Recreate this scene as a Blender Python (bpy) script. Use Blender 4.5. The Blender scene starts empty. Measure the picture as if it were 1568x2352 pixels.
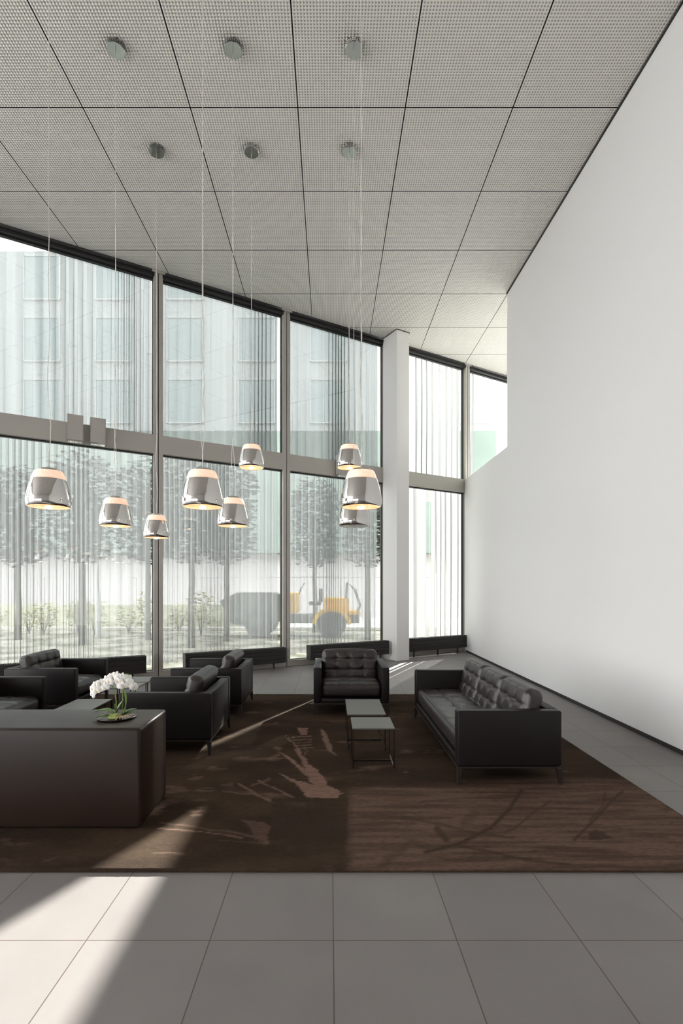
import bpy, bmesh, math, random
import numpy as np
from mathutils import Vector, Matrix
random.seed(7)
rng = np.random.default_rng(7)
PI = math.pi
sc = bpy.context.scene
COL = sc.collection

# ------------------------------------------------------------------ camera, sky, sun, exposure
CAM_H = 1.6
cd = bpy.data.cameras.new('camera'); cam = bpy.data.objects.new('camera', cd); COL.objects.link(cam)
cam.location = (0, 0, CAM_H); cam.rotation_euler = (PI/2, 0, 0)
cd.sensor_fit = 'HORIZONTAL'; cd.sensor_width = 36
cd.lens = 1165/1568*36
cd.shift_x = 26/1568; cd.shift_y = 172/1568
cd.clip_start = 0.05; cd.clip_end = 500
sc.camera = cam

SKY = 4.6          # daylight
SUN = 24.0
SUN_DIR = Vector((1.01, 2.065, 1.0)).normalized()    # towards the sun
w = bpy.data.worlds.new('sky'); sc.world = w; w.use_nodes = True
nt = w.node_tree; nt.nodes.clear()
tc = nt.nodes.new('ShaderNodeTexCoord'); sp = nt.nodes.new('ShaderNodeSeparateXYZ')
cr = nt.nodes.new('ShaderNodeValToRGB'); bg = nt.nodes.new('ShaderNodeBackground'); wo = nt.nodes.new('ShaderNodeOutputWorld')
nt.links.new(tc.outputs['Generated'], sp.inputs[0]); nt.links.new(sp.outputs['Z'], cr.inputs[0])
nt.links.new(cr.outputs[0], bg.inputs[0]); nt.links.new(bg.outputs[0], wo.inputs[0])
e = cr.color_ramp.elements
e[0].position = 0.0; e[0].color = (1.0, 0.965, 0.95, 1)
e[1].position = 1.0; e[1].color = (0.80, 0.83, 0.90, 1)
m_ = cr.color_ramp.elements.new(0.35); m_.color = (0.98, 0.96, 0.96, 1)
bg.inputs[1].default_value = SKY
sl = bpy.data.lights.new('sun', 'SUN'); so = bpy.data.objects.new('sun', sl); COL.objects.link(so)
sl.energy = SUN; sl.color = (1.0, 0.955, 0.90); sl.angle = math.radians(0.55)
so.rotation_euler = SUN_DIR.to_track_quat('Z', 'Y').to_euler(); so.location = (12, 25, 20)
sc.view_settings.view_transform = 'Standard'; sc.view_settings.look = 'None'
sc.view_settings.exposure = 0.82; sc.view_settings.gamma = 1.0
sc.view_settings.use_curve_mapping = False
cy = sc.cycles
cy.use_denoising = True
cy.max_bounces = 12; cy.diffuse_bounces = 6; cy.glossy_bounces = 5; cy.transparent_max_bounces = 32
cy.transmission_bounces = 6
cy.caustics_reflective = False; cy.caustics_refractive = False
cy.sample_clamp_indirect = 8.0

# ------------------------------------------------------------------ helpers
def new_mat(name):
    m = bpy.data.materials.new(name); m.use_nodes = True
    n = m.node_tree.nodes; b = n.get('Principled BSDF')
    return m, n, m.node_tree.links, b
def mat(name, col, rough=0.5, metal=0.0, bump=None, noise=None, spec=0.5, emit=None):
    """bump=(scale,strength,dist)  noise=(scale, amount) mottles the colour"""
    m, n, l, b = new_mat(name)
    b.inputs['Base Color'].default_value = (*col, 1); b.inputs['Roughness'].default_value = rough
    b.inputs['Metallic'].default_value = metal; b.inputs['Specular IOR Level'].default_value = spec
    if noise or bump:
        t = n.new('ShaderNodeTexCoord')
    if noise:
        x = n.new('ShaderNodeTexNoise'); x.inputs['Scale'].default_value = noise[0]; x.inputs['Detail'].default_value = 6
        l.new(t.outputs['Object'], x.inputs['Vector'])
        r = n.new('ShaderNodeValToRGB'); a = noise[1]
        r.color_ramp.elements[0].position = .3; r.color_ramp.elements[1].position = .7
        r.color_ramp.elements[0].color = (*[c*(1-a) for c in col], 1); r.color_ramp.elements[1].color = (*[min(1, c*(1+a)) for c in col], 1)
        l.new(x.outputs['Fac'], r.inputs[0]); l.new(r.outputs[0], b.inputs['Base Color'])
    if bump:
        x = n.new('ShaderNodeTexNoise'); x.inputs['Scale'].default_value = bump[0]; x.inputs['Detail'].default_value = 4
        l.new(t.outputs['Object'], x.inputs['Vector'])
        u = n.new('ShaderNodeBump'); u.inputs['Strength'].default_value = bump[1]; u.inputs['Distance'].default_value = bump[2]
        l.new(x.outputs['Fac'], u.inputs['Height']); l.new(u.outputs[0], b.inputs['Normal'])
    if emit:
        b.inputs['Emission Color'].default_value = (*emit[0], 1); b.inputs['Emission Strength'].default_value = emit[1]
    return m
def math_node(n, l, op, a, b=None, clamp=False):
    x = n.new('ShaderNodeMath'); x.operation = op; x.use_clamp = clamp
    for i, v in enumerate((a, b)):
        if v is None: continue
        if isinstance(v, (int, float)): x.inputs[i].default_value = v
        else: l.new(v, x.inputs[i])
    return x.outputs[0]

def mk(name, bm, m, parent=None, smooth=False, loc=None, rot=None, angle=None):
    me = bpy.data.meshes.new(name)
    bmesh.ops.recalc_face_normals(bm, faces=bm.faces)
    bm.to_mesh(me); bm.free()
    ms = m if isinstance(m, (list, tuple)) else [m]
    for x in ms: me.materials.append(x)
    if smooth:
        me.polygons.foreach_set('use_smooth', [True]*len(me.polygons))
        if angle:
            me.set_sharp_from_angle(angle=math.radians(angle))
    o = bpy.data.objects.new(name, me); COL.objects.link(o)
    if parent: o.parent = parent
    if loc: o.location = loc
    if rot is not None: o.rotation_euler = rot if isinstance(rot, (tuple, list)) else (0, 0, rot)
    return o
def tag(o, label=None, cat=None, group=None, kind=None):
    if label: o['label'] = label
    if cat: o['category'] = cat
    if group: o['group'] = group
    if kind: o['kind'] = kind
    return o
def empty(name, loc=(0, 0, 0), rz=0.0):
    o = bpy.data.objects.new(name, None); COL.objects.link(o); o.location = loc; o.rotation_euler = (0, 0, rz)
    o.empty_display_size = .1
    return o
def copy_tree(o, parent=None):
    c = o.copy(); COL.objects.link(c)
    if parent: c.parent = parent
    for ch in list(o.children): copy_tree(ch, c)
    return c
def box(bm, x0, x1, y0, y1, z0, z1, bev=0.0, seg=2, mi=0, M=None):
    r = bmesh.ops.create_cube(bm, size=1.0)
    vs = r['verts']
    for v in vs:
        v.co = Vector((x0+(v.co.x+.5)*(x1-x0), y0+(v.co.y+.5)*(y1-y0), z0+(v.co.z+.5)*(z1-z0)))
    fs = list({f for v in vs for f in v.link_faces})
    if bev > 0:
        es = list({ed for v in vs for ed in v.link_edges})
        rr = bmesh.ops.bevel(bm, geom=es, offset=bev, segments=seg, affect='EDGES', profile=0.5)
        fs = rr['faces'] + [f for f in fs if f.is_valid]
        vs = list({v for f in fs for v in f.verts})
    for f in fs: f.material_index = mi
    if M is not None: bmesh.ops.transform(bm, matrix=M, verts=vs)
    return vs
def tube(bm, pts, r, seg=8, cap=True, mi=0):
    pts = [Vector(p) for p in pts]; n = len(pts)
    rs = r if isinstance(r, (list, tuple)) else [r]*n
    rings = []
    prev = None
    for i, p in enumerate(pts):
        t = (pts[min(i+1, n-1)]-pts[max(i-1, 0)]).normalized()
        if prev is None:
            a = Vector((0, 0, 1)) if abs(t.z) < .9 else Vector((1, 0, 0))
            u = t.cross(a).normalized()
        else:
            u = (prev - t*prev.dot(t)).normalized()
        prev = u; v = t.cross(u)
        rings.append([bm.verts.new(p+(u*math.cos(2*PI*k/seg)+v*math.sin(2*PI*k/seg))*rs[i]) for k in range(seg)])
    for a, b in zip(rings, rings[1:]):
        for k in range(seg):
            f = bm.faces.new((a[k], a[(k+1) % seg], b[(k+1) % seg], b[k])); f.material_index = mi
    if cap:
        for rg in (rings[0], rings[-1]):
            f = bm.faces.new(rg); f.material_index = mi
def lathe(bm, prof, seg=48, cx=0, cy=0, mi=0, close=True):
    rings = []
    for r, z in prof:
        if r < 1e-5: rings.append([bm.verts.new((cx, cy, z))])
        else: rings.append([bm.verts.new((cx+r*math.cos(2*PI*k/seg), cy+r*math.sin(2*PI*k/seg), z)) for k in range(seg)])
    for a, b in zip(rings, rings[1:]):
        if len(a) == 1 and len(b) == 1: continue
        for k in range(seg):
            k2 = (k+1) % seg
            if len(a) == 1: f = bm.faces.new((a[0], b[k], b[k2]))
            elif len(b) == 1: f = bm.faces.new((a[k], a[k2], b[0]))
            else: f = bm.faces.new((a[k], a[k2], b[k2], b[k]))
            f.material_index = mi
def B(): return bmesh.new()

# ------------------------------------------------------------------ materials
M = {}
M['wall'] = mat('white_plaster', (.80, .80, .80), .85, bump=(60, .05, .002))
M['frame'] = mat('champagne_aluminium', (.44, .42, .385), .45, .25)
M['dark_trim'] = mat('black_gasket', (.012, .012, .012), .5)
M['column'] = mat('white_column_paint', (.80, .80, .79), .8)
M['leather'] = mat('dark_brown_leather', (.009, .007, .0072), .45, spec=.25, bump=(420, .10, .0006), noise=(6, .12))
M['cushion'] = mat('brown_leather_cushion', (.020, .0155, .0145), .40, spec=.55, bump=(300, .12, .0008), noise=(5, .15))
M['desk'] = mat('charcoal_leather_slab', (.020, .012, .009), .36, spec=.3, bump=(300, .08, .0006), noise=(2.5, .15))
M['leg'] = mat('dark_bronze_leg', (.045, .036, .032), .4, .6)
M['table_top'] = mat('grey_lacquer_top', (.12, .12, .108), .35)
M['table_leg'] = mat('brown_steel_rod', (.09, .065, .055), .25, .9)
M['chrome'] = mat('chrome', (.57, .555, .54), .03, 1.0)
M['chrome_dark'] = mat('smoked_chrome', (.40, .42, .41), .08, 1.0)
M['cable'] = mat('white_cable', (.8, .77, .72), .5)
M['heater'] = mat('charcoal_slats', (.020, .018, .017), .45)
M['skirt'] = mat('dark_skirting', (.02, .018, .017), .5)
M['sconce'] = mat('grey_sconce', (.42, .40, .37), .5)
M['green'] = mat('orchid_leaf', (.075, .15, .022), .35, noise=(20, .3))
M['stem'] = mat('orchid_stem', (.16, .24, .05), .5)
M['petal'] = mat('white_petal', (.88, .87, .85), .6)
M['lip'] = mat('yellow_lip', (.75, .6, .12), .6)
M['moss'] = mat('moss', (.26, .30, .09), .9, noise=(40, .4))
M['root'] = mat('root_bark', (.55, .42, .33), .8, noise=(40, .3))
M['dish'] = mat('black_dish', (.015, .013, .012), .3)
M['bark'] = mat('tree_bark', (.16, .15, .12), .9, noise=(5, .3))
M['leaf'] = mat('tree_leaf', (.02, .038, .022), .6, noise=(1.0, .4))
M['yellow'] = mat('yellow_paint', (.85, .48, .03), .4)
M['machine_grey'] = mat('machine_grey', (.16, .17, .16), .6)
M['rubber'] = mat('rubber', (.10, .10, .10), .8)
M['facade_dark'] = mat('dark_green_render', (.13, .17, .15), .7, noise=(.5, .15))
M['facade_pale'] = mat('pale_render', (.60, .61, .61), .8, noise=(.4, .05))
M['facade_glass'] = mat('facade_window_glass', (.33, .40, .41), .25)
M['white_block'] = mat('backlit_concrete', (.42, .43, .43), .8)
M['facade_upper'] = mat('grey_blue_render', (.46, .49, .50), .8, noise=(.4, .06))
M['ground_wall'] = mat('pale_pinkish_wall', (.44, .42, .42), .8)
M['steel'] = mat('galvanised_steel', (.35, .35, .34), .4, .5)
M['kerb'] = mat('kerb_stone', (.55, .53, .48), .8)
M['yard_wall'] = mat('pale_green_garden_wall', (.50, .50, .38), .9, noise=(1.2, .25))
M['shrub'] = mat('shrub_leaf', (.32, .30, .06), .7, noise=(2, .5))
M['room_far'] = mat('pale_plaster', (.60, .59, .58), .8)

# glass: transparent with a fresnel-like mirror
def glass_mat(name, tint):
    m, n, l, b = new_mat(name); n.remove(b)
    out = [x for x in n if x.type == 'OUTPUT_MATERIAL'][0]
    lw = n.new('ShaderNodeLayerWeight'); lw.inputs[0].default_value = 0.5
    p = math_node(n, l, 'POWER', lw.outputs['Facing'], 5.0)
    f = math_node(n, l, 'MULTIPLY', p, 0.85); f = math_node(n, l, 'ADD', f, 0.065, True)
    tr = n.new('ShaderNodeBsdfTransparent'); tr.inputs[0].default_value = (*tint, 1)
    gl = n.new('ShaderNodeBsdfGlossy'); gl.inputs['Roughness'].default_value = 0.0; gl.inputs[0].default_value = (.95, 1, .98, 1)
    mx = n.new('ShaderNodeMixShader'); l.new(f, mx.inputs[0]); l.new(tr.outputs[0], mx.inputs[1]); l.new(gl.outputs[0], mx.inputs[2])
    l.new(mx.outputs[0], out.inputs[0])
    return m
M['glass'] = glass_mat('window_glass', (.94, .962, .95))
def curtain_mat(name, op0, op1, col):
    m, n, l, b = new_mat(name); n.remove(b)
    out = [x for x in n if x.type == 'OUTPUT_MATERIAL'][0]
    lw = n.new('ShaderNodeLayerWeight'); lw.inputs[0].default_value = 0.5
    p = math_node(n, l, 'POWER', lw.outputs['Facing'], 2.0)
    f = math_node(n, l, 'MULTIPLY', p, op1-op0); f = math_node(n, l, 'ADD', f, op0, True)
    tr = n.new('ShaderNodeBsdfTransparent'); tr.inputs[0].default_value = (1, 1, 1, 1)
    tl = n.new('ShaderNodeBsdfTranslucent'); tl.inputs[0].default_value = (*col, 1)
    df = n.new('ShaderNodeBsdfDiffuse'); df.inputs[0].default_value = (*col, 1)
    m1 = n.new('ShaderNodeMixShader'); m1.inputs[0].default_value = .45
    l.new(tl.outputs[0], m1.inputs[1]); l.new(df.outputs[0], m1.inputs[2])
    mx = n.new('ShaderNodeMixShader'); l.new(f, mx.inputs[0]); l.new(tr.outputs[0], mx.inputs[1]); l.new(m1.outputs[0], mx.inputs[2])
    l.new(mx.outputs[0], out.inputs[0])
    return m
M['sheer'] = curtain_mat('sheer_voile', .57, .86, (.50, .50, .505))
M['sheer_upper'] = curtain_mat('upper_voile', .80, .92, (.30, .302, .305))
M['dense'] = curtain_mat('dense_voile', .955, .985, (.235, .235, .233))

# ceiling: perforated grid
def ceiling_mat():
    m, n, l, b = new_mat('perforated_ceiling')
    t = n.new('ShaderNodeTexCoord'); s = n.new('ShaderNodeSeparateXYZ'); l.new(t.outputs['Object'], s.inputs[0])
    k = 2*PI/0.0312
    cx = math_node(n, l, 'COSINE', math_node(n, l, 'MULTIPLY', s.outputs['X'], k))
    cyy = math_node(n, l, 'COSINE', math_node(n, l, 'MULTIPLY', s.outputs['Y'], k))
    sm = math_node(n, l, 'ADD', cx, cyy)                       # -2..2
    mr = n.new('ShaderNodeMapRange'); mr.inputs['From Min'].default_value = 0.35; mr.inputs['From Max'].default_value = 1.25
    l.new(sm, mr.inputs['Value'])
    mx = n.new('ShaderNodeMix'); mx.data_type = 'RGBA'
    l.new(mr.outputs[0], mx.inputs['Factor'])
    mx.inputs['A'].default_value = (.93, .90, .84, 1); mx.inputs['B'].default_value = (.42, .40, .365, 1)
    l.new(mx.outputs['Result'], b.inputs['Base Color']); b.inputs['Roughness'].default_value = .42
    bu = n.new('ShaderNodeBump'); bu.inputs['Strength'].default_value = .9; bu.inputs['Distance'].default_value = .004
    bu.invert = True
    l.new(sm, bu.inputs['Height']); l.new(bu.outputs[0], b.inputs['Normal'])
    return m
M['ceiling'] = ceiling_mat()
# floor: large stone tiles, fine joints, speckle
TILE = .559; TX0 = .0146; TY0 = 2.2956
def floor_mat():
    m, n, l, b = new_mat('grey_stone_tiles')
    t = n.new('ShaderNodeTexCoord'); s = n.new('ShaderNodeSeparateXYZ'); l.new(t.outputs['Object'], s.inputs[0])
    def joint(sock, off):
        a = math_node(n, l, 'SUBTRACT', sock, off); a = math_node(n, l, 'DIVIDE', a, TILE)
        fr = math_node(n, l, 'FRACT', math_node(n, l, 'ADD', a, 100.5))
        d = math_node(n, l, 'ABSOLUTE', math_node(n, l, 'SUBTRACT', fr, .5))
        fl = math_node(n, l, 'FLOOR', math_node(n, l, 'ADD', a, 100.0))
        return math_node(n, l, 'LESS_THAN', d, .0048), fl
    jx, ix = joint(s.outputs['X'], TX0); jy, iy = joint(s.outputs['Y'], TY0)
    j = math_node(n, l, 'MAXIMUM', jx, jy)
    cmb = n.new('ShaderNodeCombineXYZ'); l.new(ix, cmb.inputs[0]); l.new(iy, cmb.inputs[1])
    wn = n.new('ShaderNodeTexWhiteNoise'); l.new(cmb.outputs[0], wn.inputs[0])
    no = n.new('ShaderNodeTexNoise'); no.inputs['Scale'].default_value = 2.2; no.inputs['Detail'].default_value = 8; l.new(t.outputs['Object'], no.inputs['Vector'])
    vo = n.new('ShaderNodeTexVoronoi'); vo.inputs['Scale'].default_value = 130; l.new(t.outputs['Object'], vo.inputs['Vector'])
    spk = math_node(n, l, 'LESS_THAN', vo.outputs['Distance'], .16)
    wn2 = n.new('ShaderNodeTexWhiteNoise'); l.new(vo.outputs['Position'], wn2.inputs[0])
    spk = math_node(n, l, 'MULTIPLY', spk, math_node(n, l, 'GREATER_THAN', wn2.outputs['Value'], .8))
    v = math_node(n, l, 'ADD', math_node(n, l, 'MULTIPLY', no.outputs['Fac'], .16), math_node(n, l, 'MULTIPLY', wn.outputs['Value'], .05))
    r = n.new('ShaderNodeValToRGB'); l.new(v, r.inputs[0])
    r.color_ramp.elements[0].position = .02; r.color_ramp.elements[0].color = (.152, .138, .135, 1)
    r.color_ramp.elements[1].position = .18; r.color_ramp.elements[1].color = (.204, .187, .183, 1)
    m1 = n.new('ShaderNodeMix'); m1.data_type = 'RGBA'; l.new(math_node(n, l, 'MULTIPLY', spk, .6), m1.inputs['Factor'])
    l.new(r.outputs[0], m1.inputs['A']); m1.inputs['B'].default_value = (.12, .10, .09, 1)
    m2 = n.new('ShaderNodeMix'); m2.data_type = 'RGBA'; l.new(j, m2.inputs['Factor'])
    l.new(m1.outputs['Result'], m2.inputs['A']); m2.inputs['B'].default_value = (.075, .055, .045, 1)
    l.new(m2.outputs['Result'], b.inputs['Base Color']); b.inputs['Roughness'].default_value = .5
    b.inputs['Specular IOR Level'].default_value = .4
    return m
M['floor'] = floor_mat()
def ground_mat():
    m, n, l, b = new_mat('outdoor_ground')
    t = n.new('ShaderNodeTexCoord'); no = n.new('ShaderNodeTexNoise'); no.inputs['Scale'].default_value = 1.3; no.inputs['Detail'].default_value = 9
    l.new(t.outputs['Object'], no.inputs['Vector'])
    r = n.new('ShaderNodeValToRGB'); l.new(no.outputs['Fac'], r.inputs[0])
    r.color_ramp.elements[0].position = .38; r.color_ramp.elements[0].color = (.16, .16, .10, 1)
    r.color_ramp.elements[1].position = .62; r.color_ramp.elements[1].color = (.50, .46, .38, 1)
    l.new(r.outputs[0], b.inputs['Base Color']); b.inputs['Roughness'].default_value = .95
    return m
M['ground'] = ground_mat()
M['bounce_ground'] = mat('pale_bounce_paving', (.68, .675, .67), .9)  # kept very pale so that it reflects daylight indoors
M['paving'] = mat('pale_street', (.55, .53, .50), .9, noise=(.8, .12))

# ------------------------------------------------------------------ facade frame: e along the glass, nv towards the room
FB = .578; FA = 10.70; FTH = math.atan(FB)
e_ = Vector((math.cos(FTH), math.sin(FTH), 0)); nv = Vector((math.sin(FTH), -math.cos(FTH), 0))
FM = Matrix.Translation((0, FA, 0)) @ Matrix.Rotation(FTH, 4, 'Z')      # local x=s, local y=outwards
def S(X): return X/math.cos(FTH)
CEIL = 7.17
def cut_facade(bm, off):
    """remove what lies more than off outside the facade line"""
    p = Vector((0, FA, 0)) - nv*off
    bmesh.ops.bisect_plane(bm, geom=list(bm.verts)+list(bm.edges)+list(bm.faces), plane_co=p, plane_no=-nv, clear_outer=True)
XR = 3.353
XL = -12.0; YB = -6.0

# floor
bm = B(); bmesh.ops.create_grid(bm, x_segments=1, y_segments=1, size=1)
for v in bm.verts: v.co = Vector((XL if v.co.x < 0 else XR+.1, YB if v.co.y < 0 else 14.0, 0))
cut_facade(bm, .5); mk('floor', bm, M['floor'])['kind'] = 'structure'
# ceiling panels with open joints under a dark void
bm = B()
P = 1.249; g = .0065
for i in range(-10, 6):
    for j in range(-11, 9):
        x0 = -.376+P*i; y0 = 5.894+P*j
        if x0 > 7.0 or x0+P < XL-.1: continue
        X1 = x0+P
        if x0 > XR-.3 and y0 < 8.3: continue
        y1 = y0+P
        box(bm, x0+g, X1-g, y0+g, y1-g, CEIL, CEIL+.012, 0, mi=0)
for f in bm.faces:
    if abs(f.normal.z) < .5: f.material_index = 1
cut_facade(bm, -.02)
tmp = B(); box(tmp, XL-.2, 8.2, YB-.2, 18.5, CEIL+.09, CEIL+.3, 0); cut_facade(tmp, .45)
bmesh.ops.holes_fill(tmp, edges=tmp.edges)
for f in tmp.faces: f.material_index = 1
mt = bpy.data.meshes.new('slab'); tmp.to_mesh(mt); tmp.free(); bm.from_mesh(mt); bpy.data.meshes.remove(mt)
mk('ceiling', bm, [M['ceiling'], M['dark_trim']])['kind'] = 'structure'
# right wall: full height, then low towards the glass, with a gallery behind the opening
LOW = 4.26; YW = 9.62
bm = B()
box(bm, XR, XR+.28, YB, YW, 0, CEIL-.025)
box(bm, XR, XR+.28, YW-.001, 13.2, 0, LOW)
cut_facade(bm, .0)
mk('wall_right', bm, M['wall'])['kind'] = 'structure'
bm = B()
box(bm, XR+.28, 7.3, 9.0, YW-.02, 0, CEIL); box(bm, 7.3, 7.5, 9.0, 15.2, 0, CEIL+.1)
cut_facade(bm, .1)
mk('wall_gallery', bm, M['wall'])['kind'] = 'structure'
bm = B(); box(bm, XR+.28, 7.3, YW-.02, 15.2, LOW-.3, LOW-.001); cut_facade(bm, .1)
mk('floor_gallery', bm, M['wall'])['kind'] = 'structure'
bm = B(); box(bm, XR-.006, XR-.001, YB+.01, 12.9, .0, .045); cut_facade(bm, -.1)
mk('baseboard_right', bm, M['skirt'])['kind'] = 'structure'
bm = B(); box(bm, XR-.012, XR+.02, YB+.01, YW, CEIL-.026, CEIL-.001)
mk('trim_1', bm, M['dark_trim'])['kind'] = 'structure'  # black strip standing in for the shadow gap between wall and ceiling
# out-of-frame back and left plaster walls, with openings added to brighten the room
def holed(name, u0, u1, openings, M4, hi=True):
    bm = B(); u = u0
    for a, b_ in openings:
        if a > u+.001: box(bm, u, a, -.15, 0, 0, CEIL+.1, M=M4)
        box(bm, a, b_, -.15, 0, 0, .12, M=M4); box(bm, a, b_, -.15, 0, 3.95 if hi else 2.2, 4.1 if hi else CEIL+.1, M=M4)
        if hi: box(bm, a, b_, -.15, 0, 6.95, CEIL+.1, M=M4)
        u = b_
    if u1 > u: box(bm, u, u1, -.15, 0, 0, CEIL+.1, M=M4)
    mk(name, bm, M['room_far'])['kind'] = 'structure'
holed('wall_back', XL-.15, XR+.28, [(-11.6+2.1*k, -9.65+2.1*k) for k in range(4)], Matrix.Translation((0, YB, 0)), False)
holed('wall_left', 0, 9.75, [(.3, 2.3), (2.45, 4.45), (4.6, 6.6), (6.75, 8.75)], Matrix.Translation((XL, YB, 0)) @ Matrix.Rotation(PI/2, 4, 'Z') @ Matrix.Scale(-1, 4, (0, 1, 0)))

# ------------------------------------------------------------------ window bays
MX = [-3.027+2.155*k for k in range(-4, 5)]
Z0, ZT0, ZT1, ZC = .12, 3.95, 4.28, 7.06
OFFG = .10
for i, X in enumerate(MX):
    if 2 <= i <= 8 and i != 6 or True:
        s = S(X); bm = B()
        zlo = 0 if X < XR+.2 else LOW-.2
        for sg in (-1, 1):
            a, b_ = (s-.078, s-.007) if sg < 0 else (s+.007, s+.078)
            box(bm, a, b_, 0, .16, zlo, CEIL-.002, .003, 1, 0, FM)
        box(bm, s-.01, s+.01, .02, .14, zlo, CEIL-.01, 0, 1, 1, FM)
        box(bm, s-.11, s+.11, -.025, .02, CEIL-.045, CEIL-.004, 0, 1, 0, FM)
        o = mk('trim_%d' % (i+2), bm, [M['frame'], M['dark_trim']]); o['kind'] = 'structure'
def bay(idx, sa, sb, low=True):
    root = empty('window_%d' % idx, FM @ Vector(((sa+sb)/2, 0, 0)), FTH); root['kind'] = 'structure'
    h = (sb-sa)/2
    a, b_ = -h+.07, h-.07
    def part(name, f, m, lab=None):
        bm = B(); f(bm); o = mk(name, bm, m, root)
        if lab: o['label'] = lab
        return o
    part('transom', lambda bm: box(bm, a, b_, .0, .16, ZT0, ZT1, .003, 1), M['frame'])
    part('head_profile', lambda bm: (box(bm, a, b_, -.01, .16, ZC, CEIL-.035), box(bm, a, b_, -.03, -.005, ZC+.045, ZC+.06)), M['dark_trim'], 'dark head profile')
    if low:
        part('sill', lambda bm: box(bm, a, b_, .0, .16, 0, Z0, .003, 1), M['frame'])
    for (z0, z1) in (((Z0, ZT0), (ZT1, ZC)) if low else ((ZT1, ZC),)):
        part('pane', lambda bm: box(bm, a, b_, OFFG, OFFG+.012, z0, z1), M['glass'])
        def gk(bm, t=.018):
            box(bm, a, a+t, OFFG-.03, OFFG+.03, z0, z1); box(bm, b_-t, b_, OFFG-.03, OFFG+.03, z0, z1)
            box(bm, a, b_, OFFG-.031, OFFG+.031, z1-t*1.2, z1); box(bm, a, b_, OFFG-.031, OFFG+.031, z0, z0+t*.5)
        part('gasket', gk, M['dark_trim'], 'black glazing gasket')
for i in range(len(MX)-1):
    bay(i+1, S(MX[i]), S(MX[i+1]), low=(MX[i+1] < 3.6))
bay(9, S(MX[-1]), S(7.45), low=False)

# column standing inside the glass
c0 = Vector((1.438, 10.95, 0))
bm = B()
CM = Matrix.Translation(c0) @ Matrix.Rotation(FTH, 4, 'Z')
box(bm, 0, .335, 0, .50, 0, CEIL-.004, 0, 1, 0, CM)
box(bm, -.012, .347, -.012, .50, CEIL-.012, CEIL-.001, 0, 1, 1, CM)
mk('column', bm, [M['column'], M['dark_trim']])['kind'] = 'structure'

# ------------------------------------------------------------------ curtains
def curtain(label, Xa, Xb, z0, z1, m, gaps=(), off=.30, wl=.125, amp=.036, seed=0, cat='curtain', group='sheer curtains behind the glass front'):
    r = random.Random(seed)
    sa, sb = S(Xa), S(Xb)
    gs = [(S(g_[0]), S(g_[1]), g_[2], g_[3]) for g_ in gaps]
    n = int((sb-sa)/.009); nz = 18
    ph = 0; phs = []; amps = []
    a2 = [r.uniform(0, 2*PI) for _ in range(6)]
    for k in range(n+1):
        s = (sb-sa)*k/n
        loc = wl*(1+.35*math.sin(s*2.3+a2[0])+.25*math.sin(s*5.9+a2[1]))
        ph += 2*PI*((sb-sa)/n)/loc
        phs.append(ph); amps.append(amp*(1+.45*math.sin(s*3.7+a2[2])+.2*math.sin(s*9.1+a2[3])))
    me = B(); grid = []
    for j in range(nz+1):
        t = j/nz; z = z1+(z0-z1)*t
        row = []
        for k in range(n+1):
            s = sa+(sb-sa)*k/n
            fl = .8+.35*t
            near = min([1.0]+[max(0, abs(s-(g_[0]+g_[1])/2)-(g_[1]-g_[0])/2)/.10 for g_ in gs if g_[2]-.3 < z < g_[3]+.3])
            y = off+amps[k]*fl*(.12+.88*near)*(math.sin(phs[k]+.25*math.sin(t*4+s))+.25*math.sin(2*phs[k]+a2[4]))
            x = s+.014*math.sin(2*phs[k]+t*1.3)
            zz = z+(.012*math.sin(phs[k]*.5) if j == nz else 0)
            row.append(me.verts.new(FM @ Vector((x, y, zz))))
        grid.append(row)
    for j in range(nz):
        for k in range(n):
            s = sa+(sb-sa)*(k+.5)/n
            zm = z1+(z0-z1)*(j+.5)/nz
            if any(a < s < b_ and c_ < zm < d_ for a, b_, c_, d_ in gs): continue
            me.faces.new((grid[j][k], grid[j][k+1], grid[j+1][k+1], grid[j+1][k]))
    for v in [v for v in me.verts if not v.link_faces]: me.verts.remove(v)
    o = mk('curtain', me, m, smooth=True)
    return tag(o, label, cat, group)
curtain('sheer curtain over the window bay outside the left picture edge, upper pane', MX[2]+.06, MX[3]-.06, ZT1-.05, CEIL+.083, M['sheer_upper'], seed=31, wl=.17, amp=.04)
curtain('sheer curtain over the window bay outside the left picture edge, lower pane', MX[2]+.06, MX[3]-.06, .20, ZT0+.17, M['sheer'], seed=32)
names = {3: ('left of the leftmost window post', 1), 4: ('between the two window posts left of centre', 2), 5: ('between the second window post and the white column', 3)}
for i, (nm, sd) in names.items():
    a, b_ = MX[i]+.06, MX[i+1]-.06
    curtain('sheer curtain in the upper pane '+nm, a, b_, ZT1-.05, CEIL+.083, M['sheer_upper'], seed=sd, wl=.17, amp=.04)
    curtain('sheer curtain in the tall lower pane '+nm, a, b_, .20, ZT0+.17, M['sheer'], seed=sd+10, wl=.125, amp=.032)
curtain('bright sunlit white curtain in the upper pane right of the column', MX[6]+.1, MX[7]+.04, ZT1-.05, CEIL+.083, M['dense'], seed=21, wl=.27, amp=.019)
curtain('bright sunlit white curtain in the lower pane right of the white column', MX[6]+.1, MX[7]+.22, .17, ZT0+.17, M['dense'], seed=22, wl=.27, amp=.019,
        gaps=((2.51, 2.56, .8, 3.6), (2.585, 2.635, .8, 3.6), (2.745, 2.77, .6, 2.0), (3.05, 3.08, .3, 2.0)))
curtain('short gathered green-tinged curtain beside the white wall opening', 3.5, 3.86, ZT1-.05, CEIL+.083, M['sheer_upper'], seed=23, wl=.09, amp=.05, off=.27)

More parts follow.
